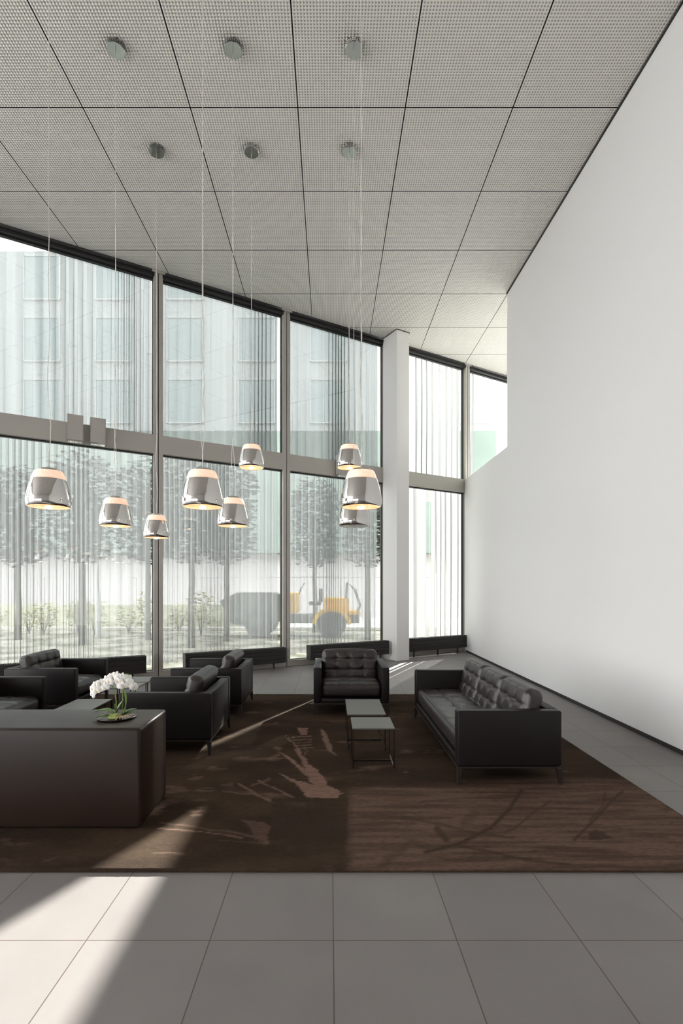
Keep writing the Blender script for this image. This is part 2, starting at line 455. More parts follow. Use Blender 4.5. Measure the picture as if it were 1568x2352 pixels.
# ------------------------------------------------------------------ convector benches
def heater(Xa, Xb, a, label, z0=.135, z1=.43, legs=(.06, .5, .94)):
    th = FTH
    s0, s1 = Xa/math.cos(th), Xb/math.cos(th)
    root = empty('radiator', (Matrix.Translation((0, a, 0)) @ Matrix.Rotation(th, 4, 'Z')) @ Vector(((s0+s1)/2, 0, 0)), th)
    tag(root, label, 'radiator', 'slatted radiators along the glass front')
    h = (s1-s0)/2; D = .19
    bm = B(); hh = (z1-z0)
    for k in range(4):
        za = z0+hh*k/4
        box(bm, -h, h, 0, .02, za+.004, za+hh/4-.004, .004, 1)
        for q in range(1, 4): box(bm, -h+.004, h-.004, -.003, .001, za+hh/16*q-.0015, za+hh/16*q+.0015)
        box(bm, -h, h, D-.02, D, za+.004, za+hh/4-.004, .004, 1)
    box(bm, -h+.01, h-.01, .012, .02, z0, z1)
    mk('slatted_cover', bm, M['heater'], root)
    bm = B()
    for q in (-h, h-.012):
        box(bm, q, q+.012, 0, D, z0, z1, .002, 1); mk('end_panel', bm, M['heater'], root); bm = B()
    box(bm, -h+.012, h-.012, .02, D-.02, z1-.05, z1-.035)
    for q in range(int(2*h/.03)): box(bm, -h+.015+q*.03, -h+.03+q*.03, .022, D-.022, z1-.03, z1-.004)
    mk('grille', bm, M['heater'], root)
    for f in legs:
        bm = B(); x = -h+2*h*f
        box(bm, x-.012, x+.012, .05, .075, .0, z0); box(bm, x-.012, x+.012, .03, D-.01, z0-.015, z0+.001)
        mk('leg', bm, M['heater'], root)
heater(-4.95, -3.12, 10.42, 'charcoal slatted radiator behind the left armchairs', legs=(.06, .5, .9))
heater(-2.554, -.862, 10.43, 'charcoal slatted radiator between the two window posts', z0=.12, z1=.415, legs=(.06, .5, .88))
heater(-.385, 1.285, 10.30, 'charcoal slatted radiator behind the centre armchair', legs=(.08, .2, .9))
heater(1.80, 3.32, 10.40, 'charcoal slatted radiator between white column and white wall', legs=(.09, .5, .86))

# ------------------------------------------------------------------ exterior
bm = B()
bmesh.ops.create_grid(bm, x_segments=1, y_segments=1, size=1)
for v in bm.verts: v.co = Vector((v.co.x*150, -60 if v.co.y < 0 else 18.9, -.03))
mk('ground', bm, M['ground'])['kind'] = 'structure'
bm = B(); bmesh.ops.create_grid(bm, x_segments=1, y_segments=1, size=1)
for v in bm.verts: v.co = Vector((v.co.x*150, 19.1 if v.co.y < 0 else 240, -.02))
mk('street', bm, M['paving'])['kind'] = 'structure'
bm = B(); box(bm, -60, 40, -50, YB-.3, -.03, -.012); box(bm, -60, XL-.3, YB-.3, 12, -.03, -.012); mk('bounce_ground', bm, M['bounce_ground'])['kind'] = 'structure'  # unseen pale ground added to bounce daylight up to the ceiling
bm = B(); box(bm, -60, 60, 18.85, 19.1, -.03, .1, .02, 2); mk('kerb_strip', bm, M['kerb'])['kind'] = 'structure'
bm = B(); box(bm, -40, -1.9, 19.4, 19.65, -.02, .92)
tag(mk('garden_wall', bm, M['yard_wall']), 'low pale green garden wall beyond the trees outside', 'wall')
# fence rail on thin posts
root = tag(empty('fence', (0, 19.9, 0)), 'thin grey site fence with one top rail outside the glass', 'fence')
bm = B(); tube(bm, [(-30, 0, 1.98), (12, 0, 1.98)], .022, 6); mk('rail', bm, M['steel'], root)
bm = B(); tube(bm, [(0, 0, -.02), (0, 0, 1.98)], .02, 6)
p0 = mk('post', bm, M['steel'], root, loc=(-11.2, 0, 0))
for x in (-7.6, -4.0, .4, 4.2):
    c = p0.copy(); COL.objects.link(c); c.location = (x, 0, 0)
# big building on pilotis across the street
BX0, BX1, BY0, BY1 = -30.0, 8.5, 26.0, 36.0
root = tag(empty('office_building', (0, BY0, 0)), 'large office building across the street, dark lower storey under pale upper floors', 'building')
bm = B(); box(bm, BX0, BX1, 0, BY1-BY0, 3.34, 9.6); mk('dark_storey', bm, M['facade_dark'], root)
bm = B(); box(bm, BX0, BX1, .3, BY1-BY0, 9.6, 19.0); mk('upper_floors', bm, M['facade_upper'], root)
bm = B(); box(bm, BX0+.5, BX1-1.5, 1.0, 1.3, -.02, 3.34); mk('ground_floor_wall', bm, M['ground_wall'], root)
bm = B(); box(bm, -.35, .35, -.25, .25, -.02, 3.34)
p0 = mk('pillar', bm, M['facade_pale'], root, loc=(-22, 9.5, 0))
for x in (-14, 4.4):
    c = p0.copy(); COL.objects.link(c); c.location = (x, 9.5, 0)
bm = B(); box(bm, -.9, .9, .24, .3, -1.1, 1.1)
w0 = mk('window', bm, M['facade_glass'], root, loc=(-26, 0, 11.2)); bmf = B()
for (a, b_, c_, d_) in ((-.95, .95, -1.15, -1.1), (-.95, .95, 1.1, 1.15), (-.95, -.9, -1.15, 1.15), (.9, .95, -1.15, 1.15)): box(bmf, a, b_, .2, .3, c_, d_)
f0 = mk('window_frame', bmf, M['facade_pale'], w0)
first = True
for zc in (11.2, 14.4, 17.6):
    for q in range(10):
        x = -26+q*3.7
        if first: first = False; continue
        c = w0.copy(); COL.objects.link(c); c.location = (x, 0, zc)
        d = f0.copy(); COL.objects.link(d); d.parent = c
# white block right of it, behind the gallery opening
root = tag(empty('white_building', (14.2, 30, 0)), 'white building with a deep balcony recess seen through the wall opening', 'building')
bm = B(); box(bm, -3.5, 18, 0, 3, 0, 5.2); box(bm, -3.5, 18, .8, 3, 5.2, 6.6); box(bm, -3.5, 18, -.6, 3, 6.6, 7.6)
mk('white_mass', bm, M['white_block'], root)
# trees
def leaf_cloud(n, rx, ry, rz, zc, seed, size=.13):
    r = np.random.default_rng(seed); bm = B()
    for _ in range(n):
        u = r.uniform(-1, 1, 3); k = .8 if abs(u[2]) < .6 else .65
        p = Vector((u[0]*rx, u[1]*ry, zc+u[2]*rz*(1-.25*(u[0]**2+u[1]**2))+r.normal()*.06))
        R = Matrix.Rotation(r.uniform(0, 2*PI), 3, 'Z') @ Matrix.Rotation(r.uniform(-1.2, 1.2), 3, 'X')
        a = size*r.uniform(.6, 1.3)
        vs = [bm.verts.new(p+R @ Vector(q)) for q in ((-a*.5, 0, 0), (-a*.1, a*.28, 0), (a*.6, 0, .01), (-a*.1, -a*.28, 0))]
        bm.faces.new(vs)
    return bm
def make_tree():
    root = empty('street_tree')
    bm = B()
    tube(bm, [(0, 0, -.03), (.02, .01, 1.0), (-.02, 0, 1.9), (.02, .02, 2.6), (.0, .0, 4.6)], [.10, .085, .08, .075, .03], 10)
    for k in range(7):
        a = k*2.4; z = 2.3+.25*k
        tube(bm, [(0, 0, z), (.4*math.cos(a), .4*math.sin(a), z+.35), (.95*math.cos(a), .95*math.sin(a), z+.9)], [.035, .025, .01], 6)
    mk('trunk', bm, M['bark'], root, smooth=True)
    o = mk('foliage', leaf_cloud(2600, .78, .75, 1.65, 3.85, 5, .17), M['leaf'], root); o['kind'] = 'stuff'
    return root
t0 = make_tree()
tp = [(-9.6, 15.6, 'leftmost slim tree outside behind the left curtain'), (-6.97, 14.3, 'slim street tree outside behind the three nearest left pendant lamps'),
      (-5.6, 15.6, 'slim street tree outside right beside the leftmost window post'), (-3.72, 13.6, 'slim street tree outside in the left half of the middle bay'),
      (-3.10, 15.2, 'slim street tree outside in the centre of the middle bay'), (-.55, 18.3, 'slim street tree outside behind the yellow dumper, left of its wheel'),
      (1.15, 15.6, 'slim street tree outside beside the white column')]
for i, (x, y, lab) in enumerate(tp):
    t = t0 if i == 0 else copy_tree(t0)
    t.location = (x, y, 0); t.rotation_euler = (0, 0, i*1.3); t.scale = (1, 1, .97+.02*(i % 3))
    tag(t, lab, 'tree', 'slim trees outside the glass front')
# shrubs
def make_shrub():
    root = empty('shrub'); bm = B()
    for k in range(7):
        a = k*.9; tube(bm, [(0, 0, -.03), (.12*math.cos(a), .12*math.sin(a), .4), (.3*math.cos(a), .3*math.sin(a), .85)], [.012, .01, .004], 5)
    mk('stems', bm, M['bark'], root)
    o = mk('foliage', leaf_cloud(300, .38, .38, .42, .62, 9, .1), M['shrub'], root); o['kind'] = 'stuff'
    return root
s0 = make_shrub()
ORD = ['leftmost', 'second', 'third', 'fourth', 'fifth', 'sixth', 'seventh', 'eighth', 'ninth']
for i in range(9):
    t = s0 if i == 0 else copy_tree(s0)
    x = -11.4+i*.88+random.uniform(-.04, .04)
    t.location = (x, 17.4+(.32 if i % 2 else -.32), 0); t.scale = (1, 1, random.uniform(.8, 1.45)); t.rotation_euler = (0, 0, i*1.1)
    tag(t, 'sparse yellow-green shrub outside, '+ORD[i]+(' of the row behind the trees' if i == 0 else ' from the left in the row behind the trees'), 'shrub', 'yellowish shrubs in a row outside')
# lamp post
root = tag(empty('lamp_post', (-7.55, 16.5, 0)), 'pale lamp post standing outside right of a slim tree', 'lamp post')
bm = B(); tube(bm, [(0, 0, -.03), (0, 0, 1.4)], .075, 10); mk('base_sleeve', bm, M['facade_pale'], root, smooth=True, angle=40)
bm = B(); tube(bm, [(0, 0, 1.4), (0, 0, 4.6)], .045, 10); mk('pole', bm, M['steel'], root, smooth=True, angle=40)
# dumper
root = tag(empty('site_dumper', (-.75, 16.8, 0)), 'small yellow site dumper parked outside between window post and column', 'vehicle')
def dp(name, f, m, smooth=False):
    bm = B(); f(bm); return mk(name, bm, m, root, smooth=smooth, angle=40 if smooth else None)
def prism(bm, pts, y0, y1):
    a = [bm.verts.new((x, y0, z)) for x, z in pts]; b_ = [bm.verts.new((x, y1, z)) for x, z in pts]
    bm.faces.new(a); bm.faces.new(b_)
    for k in range(len(pts)): bm.faces.new((a[k], a[(k+1) % len(pts)], b_[(k+1) % len(pts)], b_[k]))
dp('engine_cover', lambda bm: box(bm, .55, 1.35, -.5, .5, .72, 1.24, .04, 2), M['yellow'])
def arch(bm):
    pts = [(.28+0, .42)]
    pts = [(.80+.62*math.cos(a), .42+.52*math.sin(a)) for a in np.linspace(PI, 0, 14)] + [(.80+.50*math.cos(a), .40+.42*math.sin(a)) for a in np.linspace(0, PI, 14)]
    prism(bm, pts, -.72, -.40)
dp('rear_mudguard', arch, M['yellow'])
dp('chassis', lambda bm: box(bm, -.6, 1.7, -.35, .35, .42, .70, .02, 1), M['machine_grey'])
dp('rear_bumper', lambda bm: box(bm, 1.35, 1.72, -.5, .5, .70, .82, .02, 1), M['yellow'])
dp('front_panel', lambda bm: box(bm, -.62, -.28, -.5, .5, .75, 1.42, .04, 2), M['yellow'])
dp('skip', lambda bm: prism(bm, [(-2.75, 1.15), (-2.35, .42), (-1.5, .30), (-.72, .55), (-.62, 1.30), (-1.1, 1.42), (-2.2, 1.42)], -.75, .75), M['machine_grey'])
dp('seat', lambda bm: (box(bm, .05, .45, -.25, .25, 1.0, 1.12, .03, 2), box(bm, .38, .5, -.25, .25, 1.1, 1.55, .03, 2)), M['rubber'])
dp('steering_wheel', lambda bm: (tube(bm, [(-.18+.13*math.cos(a)*.6, .17*math.sin(a), 1.60+.13*math.cos(a)) for a in np.linspace(0, 2*PI, 20)], .014, 6, False), tube(bm, [(-.35, 0, 1.2), (-.18, 0, 1.6)], .02, 6)), M['rubber'])
dp('roll_bar', lambda bm: tube(bm, [(1.25, -.45, 1.2), (1.3, -.45, 1.75), (1.55, -.45, 1.5), (1.72, -.45, 1.0), (1.6, -.45, .75)], .045, 8), M['machine_grey'], True)
def wheel(bm):
    pr = [(.02, -.14), (.2, -.14), (.22, -.10), (.30, -.15), (.42, -.15), (.47, -.10), (.47, .10), (.42, .15), (.30, .15), (.22, .10), (.2, .14), (.02, .14)]
    lathe(bm, pr, 28); bmesh.ops.rotate(bm, verts=bm.verts, matrix=Matrix.Rotation(PI/2, 3, 'X'))
bm = B(); wheel(bm); w0 = mk('wheel', bm, M['rubber'], root, smooth=True, angle=35, loc=(.80, -.56, .44))
for (x, y) in ((.80, .56), (-1.5, -.6), (-1.5, .6)):
    c = w0.copy(); COL.objects.link(c); c.location = (x, y, .44)

# ------------------------------------------------------------------ rug
RX0, RX1, RY0, RY1, RT = -4.55, 2.435, 2.84, 7.47, .02
def rug():
    st = .0145
    nx = int((RX1-RX0)/st); ny = int((RY1-RY0)/st)
    xs = np.linspace(RX0, RX1, nx+1); ys = np.linspace(RY0, RY1, ny+1)
    X, Y = np.meshgrid(xs, ys)
    # shape masks given in photograph pixels on the rug plane
    PX = 758+1165*X/Y; PY = 1348+1165*(CAM_H-RT)/Y
    ZX = (PX-380)/.3954; ZY = (PY-1560)/.3954
    SX, SY = ZX, ZY
    def vnoise(sx, sy, seed):      # smooth random field over the rug, cell size sx by sy metres
        rr = np.random.default_rng(seed); gx_ = (X-RX0)/sx; gy_ = (Y-RY0)/sy
        G = rr.uniform(-1, 1, (int(gy_.max())+3, int(gx_.max())+3)); i0 = gy_.astype(int); j0 = gx_.astype(int)
        fy = gy_-i0; fx = gx_-j0; fy = fy*fy*(3-2*fy); fx = fx*fx*(3-2*fx)
        return (G[i0, j0]*(1-fx)+G[i0, j0+1]*fx)*(1-fy)+(G[i0+1, j0]*(1-fx)+G[i0+1, j0+1]*fx)*fy
    mag = 1165/Y/.3954/1.0
    ZX = SX+mag*(.012*vnoise(.16, .12, 1)+.008*vnoise(.06, .035, 2)+.008*vnoise(.05, .018, 3))
    ZY = SY+mag*.4*(.012*vnoise(.15, .12, 4)+.010*vnoise(.05, .05, 5))
    nz_a = vnoise(.10, .035, 6)+.6*vnoise(.04, .018, 7)
    def poly(pts, zx=ZX, zy=ZY):
        ins = np.zeros(X.shape, bool); n = len(pts)
        for i in range(n):
            x1, y1 = pts[i]; x2, y2 = pts[(i+1) % n]
            if y1 == y2: continue
            c = ((y1 > zy) != (y2 > zy)) & (zx < (x2-x1)*(zy-y1)/(y2-y1)+x1)
            ins ^= c
        return ins.astype(float)
    def stroke(pts, wd, zx=ZX, zy=ZY):
        d = np.full(X.shape, 1e9)
        for (x1, y1), (x2, y2) in zip(pts, pts[1:]):
            dx, dy = x2-x1, y2-y1
            t = np.clip(((zx-x1)*dx+(zy-y1)*dy)/(dx*dx+dy*dy), 0, 1)
            d = np.minimum(d, np.hypot(zx-x1-t*dx, (zy-y1-t*dy)))
        return np.clip(1.3-d/wd, 0, 1)
    L = np.zeros(X.shape)
    for pg in ([(697, 325), (725, 345), (770, 400), (830, 490), (895, 540), (940, 615), (920, 640), (870, 640), (835, 590), (800, 500), (740, 380)],
               [(650, 540), (700, 560), (760, 590), (850, 610), (960, 620), (1015, 660), (1000, 690), (825, 685), (770, 625), (700, 570)],
               [(645, 415), (700, 440), (780, 500), (840, 550), (830, 575), (750, 500), (690, 450)],
               [(900, 285), (930, 310), (955, 370), (985, 450), (940, 410), (912, 350)],
               [(765, 285), (830, 285), (818, 325), (790, 325)]):
        L = np.maximum(L, poly(pg))
    for k in range(5):
        L = np.maximum(L, .6*poly([(735+k*8, 335+k*16), (850+k*4, 330+k*16), (845, 337+k*16), (740, 342+k*16)]))
    for pts, wd, am in (([(415, 610), (520, 665), (625, 715)], 6, .8), ([(540, 585), (640, 640), (735, 687)], 5, .8), ([(500, 620), (610, 575)], 8, .4),
                    ([(-40, 868), (200, 885), (460, 920)], 4, .8), ([(-40, 830), (240, 870), (580, 920)], 5, .4), ([(640, 400), (670, 405)], 9, .5), ([(600, 460), (650, 440)], 9, .4),
                    ([(330, 655), (540, 670), (620, 705)], 6, .5), ([(-60, 1010), (120, 1015)], 5, .4), ([(800, 380), (815, 440)], 5, .5), ([(850, 640), (848, 720)], 6, .5),
                    ([(1440, -10), (1600, 110), (1850, 400), (1960, 600)], 4, .0)):
        L = np.maximum(L, am*stroke(pts, wd))
    # pale tawny patch beside the dark square
    for (px_, py_, rx_, ry_, am_) in ((300, 520, 70, 16, .35), (160, 570, 50, 18, .4), (60, 640, 90, 26, .3), (240, 640, 60, 14, .4), (350, 610, 60, 12, .3), (120, 700, 120, 14, .3), (190, 765, 60, 30, .55),
                                      (660, 250, 40, 8, .4), (980, 240, 60, 10, .3), (1210, 570, 30, 12, .5), (1100, 600, 40, 10, .4), (1150, 230, 60, 10, .25), (-60, 760, 60, 40, .3), (720, 960, 40, 40, .25), (1400, 540, 20, 8, .5)):
        q_ = ((ZX-px_)/rx_)**2+((ZY-py_)/ry_)**2
        br = nz_a
        L = np.maximum(L, am_*np.clip(.9-1.0*q_+1.1*br, 0, 1)*np.clip(2.6-q_, 0, 1))
    L = np.maximum(L, .28*poly([(430, 815), (560, 830), (600, 860), (590, 950), (520, 930), (480, 850)]))
    D = poly([(620, 695), (1060, 690), (1045, 1030), (940, 1010), (760, 1035), (595, 1000)], SX, SY)
    # warm brown field on the front right
    gx = np.clip((ZX-1040)/60, 0, 1); gy = np.clip((ZY-615)/25, 0, 1)
    W = gx*gy
    W = np.maximum(W, .75*np.clip((ZY-560)/30, 0, 1)*np.clip((ZX-1700)/300, 0, 1))
    zx7 = (PX-880)/.4388; zy7 = (PY-1740)/.4388
    K = np.zeros(X.shape)
    for pts, wd, am in (([(720, 175), (660, 270), (560, 370), (400, 450), (220, 495)], 11, .9), ([(880, 225), (780, 290), (690, 370), (640, 390)], 6, .7), ([(1250, 180), (1200, 220), (1120, 310), (1000, 430)], 10, .7),
                        ([(0, 265), (300, 262), (700, 262), (1100, 268)], 3, .6), ([(380, 460), (600, 500), (760, 540), (980, 560)], 8, .7), ([(90, 310), (280, 345), (480, 395), (680, 420)], 9, .5),
                        ([(280, 370), (330, 430)], 18, .8), ([(480, 290), (420, 340)], 25, .4), ([(0, 560), (150, 440), (230, 470)], 22, .4), ([(1160, 180), (1150, 250), (1080, 330)], 6, .6), ([(630, 515), (860, 550)], 9, .7), ([(190, 232), (420, 212), (820, 212)], 4, .5)):
        K = np.maximum(K, am*stroke(pts, wd, zx7, zy7))
    K = np.maximum(K, .8*poly([(1075, 400), (1110, 380), (1150, 388), (1195, 420), (1120, 432), (1075, 432)], zx7, zy7))
    col = np.stack([L, np.clip(W, 0, 1), np.clip(D*.85+K, 0, 1), np.ones_like(L)], -1)
    n1 = (nx+1)*(ny+1)
    co = np.zeros((n1, 3)); co[:, 0] = X.ravel(); co[:, 1] = Y.ravel()
    co[:, 2] = RT+rng.normal(0, .0006, n1)
    idx = np.arange(n1).reshape(ny+1, nx+1)
    f = np.stack([idx[:-1, :-1], idx[:-1, 1:], idx[1:, 1:], idx[1:, :-1]], -1).reshape(-1, 4)
    # skirt down to the floor
    rim = np.concatenate([idx[0, :], idx[1:, -1], idx[-1, -2::-1], idx[-2:0:-1, 0]])
    lo = co[rim].copy(); lo[:, 2] = .001; b0 = n1; nr = len(rim)
    k = np.arange(nr); sk = np.stack([rim, b0+k, b0+(k+1) % nr, rim[(k+1) % nr]], -1)
    co = np.concatenate([co, lo]); faces = np.concatenate([f, sk])
    me = bpy.data.meshes.new('rug'); me.vertices.add(len(co)); me.vertices.foreach_set('co', co.ravel())
    me.loops.add(faces.size); me.loops.foreach_set('vertex_index', faces.ravel())
    me.polygons.add(len(faces)); me.polygons.foreach_set('loop_start', np.arange(len(faces))*4)
    me.update(calc_edges=True); me.validate()
    at = me.color_attributes.new('pattern', 'FLOAT_COLOR', 'POINT')
    cc = np.concatenate([col.reshape(-1, 4), col.reshape(-1, 4)[rim]*.0+np.array([0, 0, .6, 1])])
    at.data.foreach_set('color', cc.ravel().astype(np.float32))
    m, n, l, b = new_mat('rug_wool')
    va = n.new('ShaderNodeVertexColor'); va.layer_name = 'pattern'
    s = n.new('ShaderNodeSeparateColor'); l.new(va.outputs[0], s.inputs[0])
    t = n.new('ShaderNodeTexCoord')
    def noise(scale, vec=(1, 1, 1), det=6, w=0):
        mp = n.new('ShaderNodeMapping'); mp.inputs['Scale'].default_value = vec; mp.inputs['Location'].default_value = (w, w, 0); l.new(t.outputs['Object'], mp.inputs[0])
        x = n.new('ShaderNodeTexNoise'); x.inputs['Scale'].default_value = scale; x.inputs['Detail'].default_value = det; l.new(mp.outputs[0], x.inputs['Vector'])
        return x.outputs['Fac']
    def ramp(sock, a, b_, p0=.4, p1=.6):
        r = n.new('ShaderNodeMapRange'); r.inputs['From Min'].default_value = p0; r.inputs['From Max'].default_value = p1
        r.inputs['To Min'].default_value = a; r.inputs['To Max'].default_value = b_; l.new(sock, r.inputs['Value']); return r.outputs[0]
    def mix(f, a, b_):
        x = n.new('ShaderNodeMix'); x.data_type = 'RGBA'
        l.new(f, x.inputs['Factor']) if not isinstance(f, float) else x.inputs['Factor'].__setattr__('default_value', f)
        for nm, v in (('A', a), ('B', b_)):
            if isinstance(v, tuple): x.inputs[nm].default_value = (*v, 1)
            else: l.new(v, x.inputs[nm])
        return x.outputs['Result']
    big = noise(1.6, (.7, 1.6, 1), 8); streak = noise(5, (.35, 3.2, 1), 8, 3); fine = noise(90, (.25, 1, 1), 3)
    blot = noise(3.2, (.6, 1.3, 1), 9, 11)
    c = mix(ramp(big, 0, 1, .42, .60), (.036, .025, .0185), (.055, .038, .026))
    c = mix(ramp(blot, 0, .75, .60, .70), c, (.14, .092, .068))
    ww = math_node(n, l, 'MULTIPLY', s.outputs['Green'], ramp(streak, .35, .9, .40, .58))
    c = mix(ww, c, (.125, .080, .062))
    lf = math_node(n, l, 'MULTIPLY', s.outputs['Red'], ramp(streak, .65, 1, .3, .55), True)
    c = mix(lf, c, (.20, .125, .098))
    kf = math_node(n, l, 'MULTIPLY', s.outputs['Blue'], ramp(streak, .55, 1, .3, .6), True)
    c = mix(kf, c, (.036, .026, .019))
    c = mix(ramp(fine, .0, .35, .45, .7), c, (.018, .012, .009))
    l.new(c, b.inputs['Base Color']); b.inputs['Roughness'].default_value = .95; b.inputs['Specular IOR Level'].default_value = .03
    bu = n.new('ShaderNodeBump'); bu.inputs['Strength'].default_value = .6; bu.inputs['Distance'].default_value = .004
    l.new(noise(160, (1, 1, 1), 3), bu.inputs['Height']); l.new(bu.outputs[0], b.inputs['Normal'])
    me.materials.append(m)
    o = bpy.data.objects.new('rug', me); COL.objects.link(o)
    tag(o, 'large dark brown distressed rug lying under all the lounge furniture', 'rug')
rug()
Z = RT+.0025     # furniture stands on the rug

# ------------------------------------------------------------------ upholstery
def cushion_bm(wd, dp, th, r=.045, nx=4, ny=3, crown=.02, groove=.018, sig=.016, cuts=44, margin=.0, wr=0):
    bm = B(); bmesh.ops.create_cube(bm, size=1.0)
    bmesh.ops.subdivide_edges(bm, edges=list(bm.edges), cuts=cuts, use_grid_fill=True)
    hw, hd, ht = wd/2, dp/2, th/2
    sx = [(-1+2*i/nx)*hw for i in range(1, nx)]; sy = [(-1+2*i/ny)*hd for i in range(1, ny)]
    ph = random.uniform(0, 6)
    for v in bm.verts:
        u, q, k = v.co.x*2, v.co.y*2, v.co.z*2
        p = Vector((u*hw, q*hd, k*ht))
        c = Vector((max(-hw+r, min(hw-r, p.x)), max(-hd+r, min(hd-r, p.y)), max(-ht+r, min(ht-r, p.z))))
        d = p-c
        if d.length > 1e-7: p = c+d.normalized()*r
        # slight bulge of the sides
        fu, fq = 1-u*u, 1-q*q
        p.x += math.copysign(.012*fq*(1-k*k), u) if abs(u) > .999 else 0
        p.y += math.copysign(.012*fu*(1-k*k), q) if abs(q) > .999 else 0
        if k > .2:
            edge = min(1, max(0, (hw-abs(p.x))/.05))*min(1, max(0, (hd-abs(p.y))/.05))
            gx = max([math.exp(-((p.x-s)/sig)**2) for s in sx] or [0]); gy = max([math.exp(-((p.y-s)/sig)**2) for s in sy] or [0])
            gt = max([math.exp(-((p.x-a)**2+(p.y-b_)**2)/(.038**2)) for a in sx for b_ in sy] or [0])
            dz = crown*(fu**.5 if fu > 0 else 0)*(fq**.5 if fq > 0 else 0) - edge*(groove*max(gx, gy)*.55+groove*1.1*gt)
            dz += .0025*math.sin(p.x*23+ph)*math.sin(p.y*31+ph*2)*edge
            p.z += dz*(k if k < 1 else 1)
        v.co = p
    return bm
def shell_parts(root, L, D, zb=.143, za=.58, ta=.095):
    hl, hd = L/2, D/2
    for sg in (-1, 1):
        bm = B()
        a, b_ = (hl-ta, hl) if sg > 0 else (-hl, -hl+ta)
        box(bm, a, b_, -hd, hd, zb, za, .016, 3)
        xo = hl if sg > 0 else -hl; xi = hl-ta if sg > 0 else -hl+ta
        for xx in (xo-sg*.006, xi+sg*.006):     # piping seams
            tube(bm, [(xx, -hd+.004, zb+.01), (xx, -hd+.004, za-.012), (xx, -hd+.014, za-.003), (xx, hd-.014, za-.003), (xx, hd-.004, za-.012)], .003, 6)
        mk('arm', bm, M['leather'], root, smooth=True, angle=35)
    bm = B(); box(bm, -hl+ta+.001, hl-ta-.001, hd-.09, hd-.001, zb, za-.001, .016, 3)
    tube(bm, [(-hl+ta, hd-.004, za-.005), (hl-ta, hd-.004, za-.005)], .003, 6)
    mk('backrest', bm, M['leather'], root, smooth=True, angle=35)
    bm = B(); box(bm, -hl+ta+.001, hl-ta-.001, -hd+.004, hd-.095, zb, zb+.058, .012, 2)
    mk('base_rail', bm, M['leather'], root, smooth=True, angle=35)
    bm = B(); t = .018
    box(bm, -hl+.002, hl-.002, -hd+.002, -hd+t, zb-.014, zb-.001); box(bm, -hl+.002, hl-.002, hd-t, hd-.002, zb-.014, zb-.001)
    box(bm, -hl+.002, -hl+t, -hd+t, hd-t, zb-.014, zb-.001); box(bm, hl-t, hl-.002, -hd+t, hd-t, zb-.014, zb-.001)
    mk('metal_frame', bm, M['leg'], root)
    for sx in (-1, 1):
        for sy in (-1, 1):
            bm = B()
            v0 = box(bm, -.019, .019, -.019, .019, 0, zb-.013, .001, 1)
            for v in bm.verts:
                if v.co.z < .05:
                    v.co.x = v.co.x*.55+sx*.008; v.co.y = v.co.y*.55+sy*.008
            mk('leg', bm, M['leg'], root, loc=(sx*(hl-.019), sy*(hd-.019), 0))
def make_chair():
    root = empty('armchair'); L, D = .935, .865
    shell_parts(root, L, D)
    w_ = L-.19-.004
    mk('seat_cushion', cushion_bm(w_, .725, .165, .05, 4, 3, .03), M['cushion'], root, smooth=True, loc=(0, -D/2+.385, .205+.0825))
    bm = cushion_bm(w_-.008, .42, .155, .055, 4, 3, .012, .020)
    o = mk('back_cushion', bm, M['cushion'], root, smooth=True, loc=(0, D/2-.09-.125, .515), rot=(math.radians(90-14), 0, 0))
    return root
CH = make_chair()
chairs = [(( -1.55, 5.215), -PI/2, 'dark leather armchair right behind the slab table, back turned to the right'),
          ((-1.513, 6.64), -PI/2, 'dark leather armchair seen from its side, second back from the slab table'),
          ((.263, 6.685), 0.0, 'dark leather armchair facing the camera behind the two small tables'),
          ((-3.54, 6.64), PI/2, 'dark leather armchair at left with its tufted back cushion showing, before a radiator'),
          ((-3.60, 5.215), PI/2, 'dark leather armchair cut off by the left edge of the picture')]
for i, (p, rz, lab) in enumerate(chairs):
    c = CH if i == 0 else copy_tree(CH)
    c.location = (p[0], p[1], Z); c.rotation_euler = (0, 0, rz)
    tag(c, lab, 'armchair', 'dark leather armchairs of the lounge')
# sofa: faces -x
root = tag(empty('sofa', (1.433, 5.085, Z), -PI/2), 'long dark leather three-seat sofa with tufted cushions at right', 'sofa')
L, D = 2.075, .835
shell_parts(root, L, D, za=.585)
mk('seat_cushion', cushion_bm(L-.194, .69, .165, .05, 8, 3, .025, cuts=64), M['cushion'], root, smooth=True, loc=(0, -D/2+.365, .205+.0825))
cw = (L-.194)/3
bc0 = mk('back_cushion', cushion_bm(cw-.004, .43, .16, .06, 3, 3, .02, .022), M['cushion'], root, smooth=True, loc=(-cw, D/2-.09-.12, .52), rot=(math.radians(76), 0, 0))
for k in (0, 1):
    c = bc0.copy(); COL.objects.link(c); c.location = (k*cw, D/2-.09-.12, .52)

# ------------------------------------------------------------------ slab table with orchid
root = tag(empty('slab_table', (-2.32, 3.57, Z)), 'big solid dark leather-clad slab table in the left foreground', 'table')
bm = B(); box(bm, -1.10, 1.084, -.265, .265, .002, .655, .022, 4)
mk('clad_body', bm, M['desk'], root, smooth=True, angle=35)

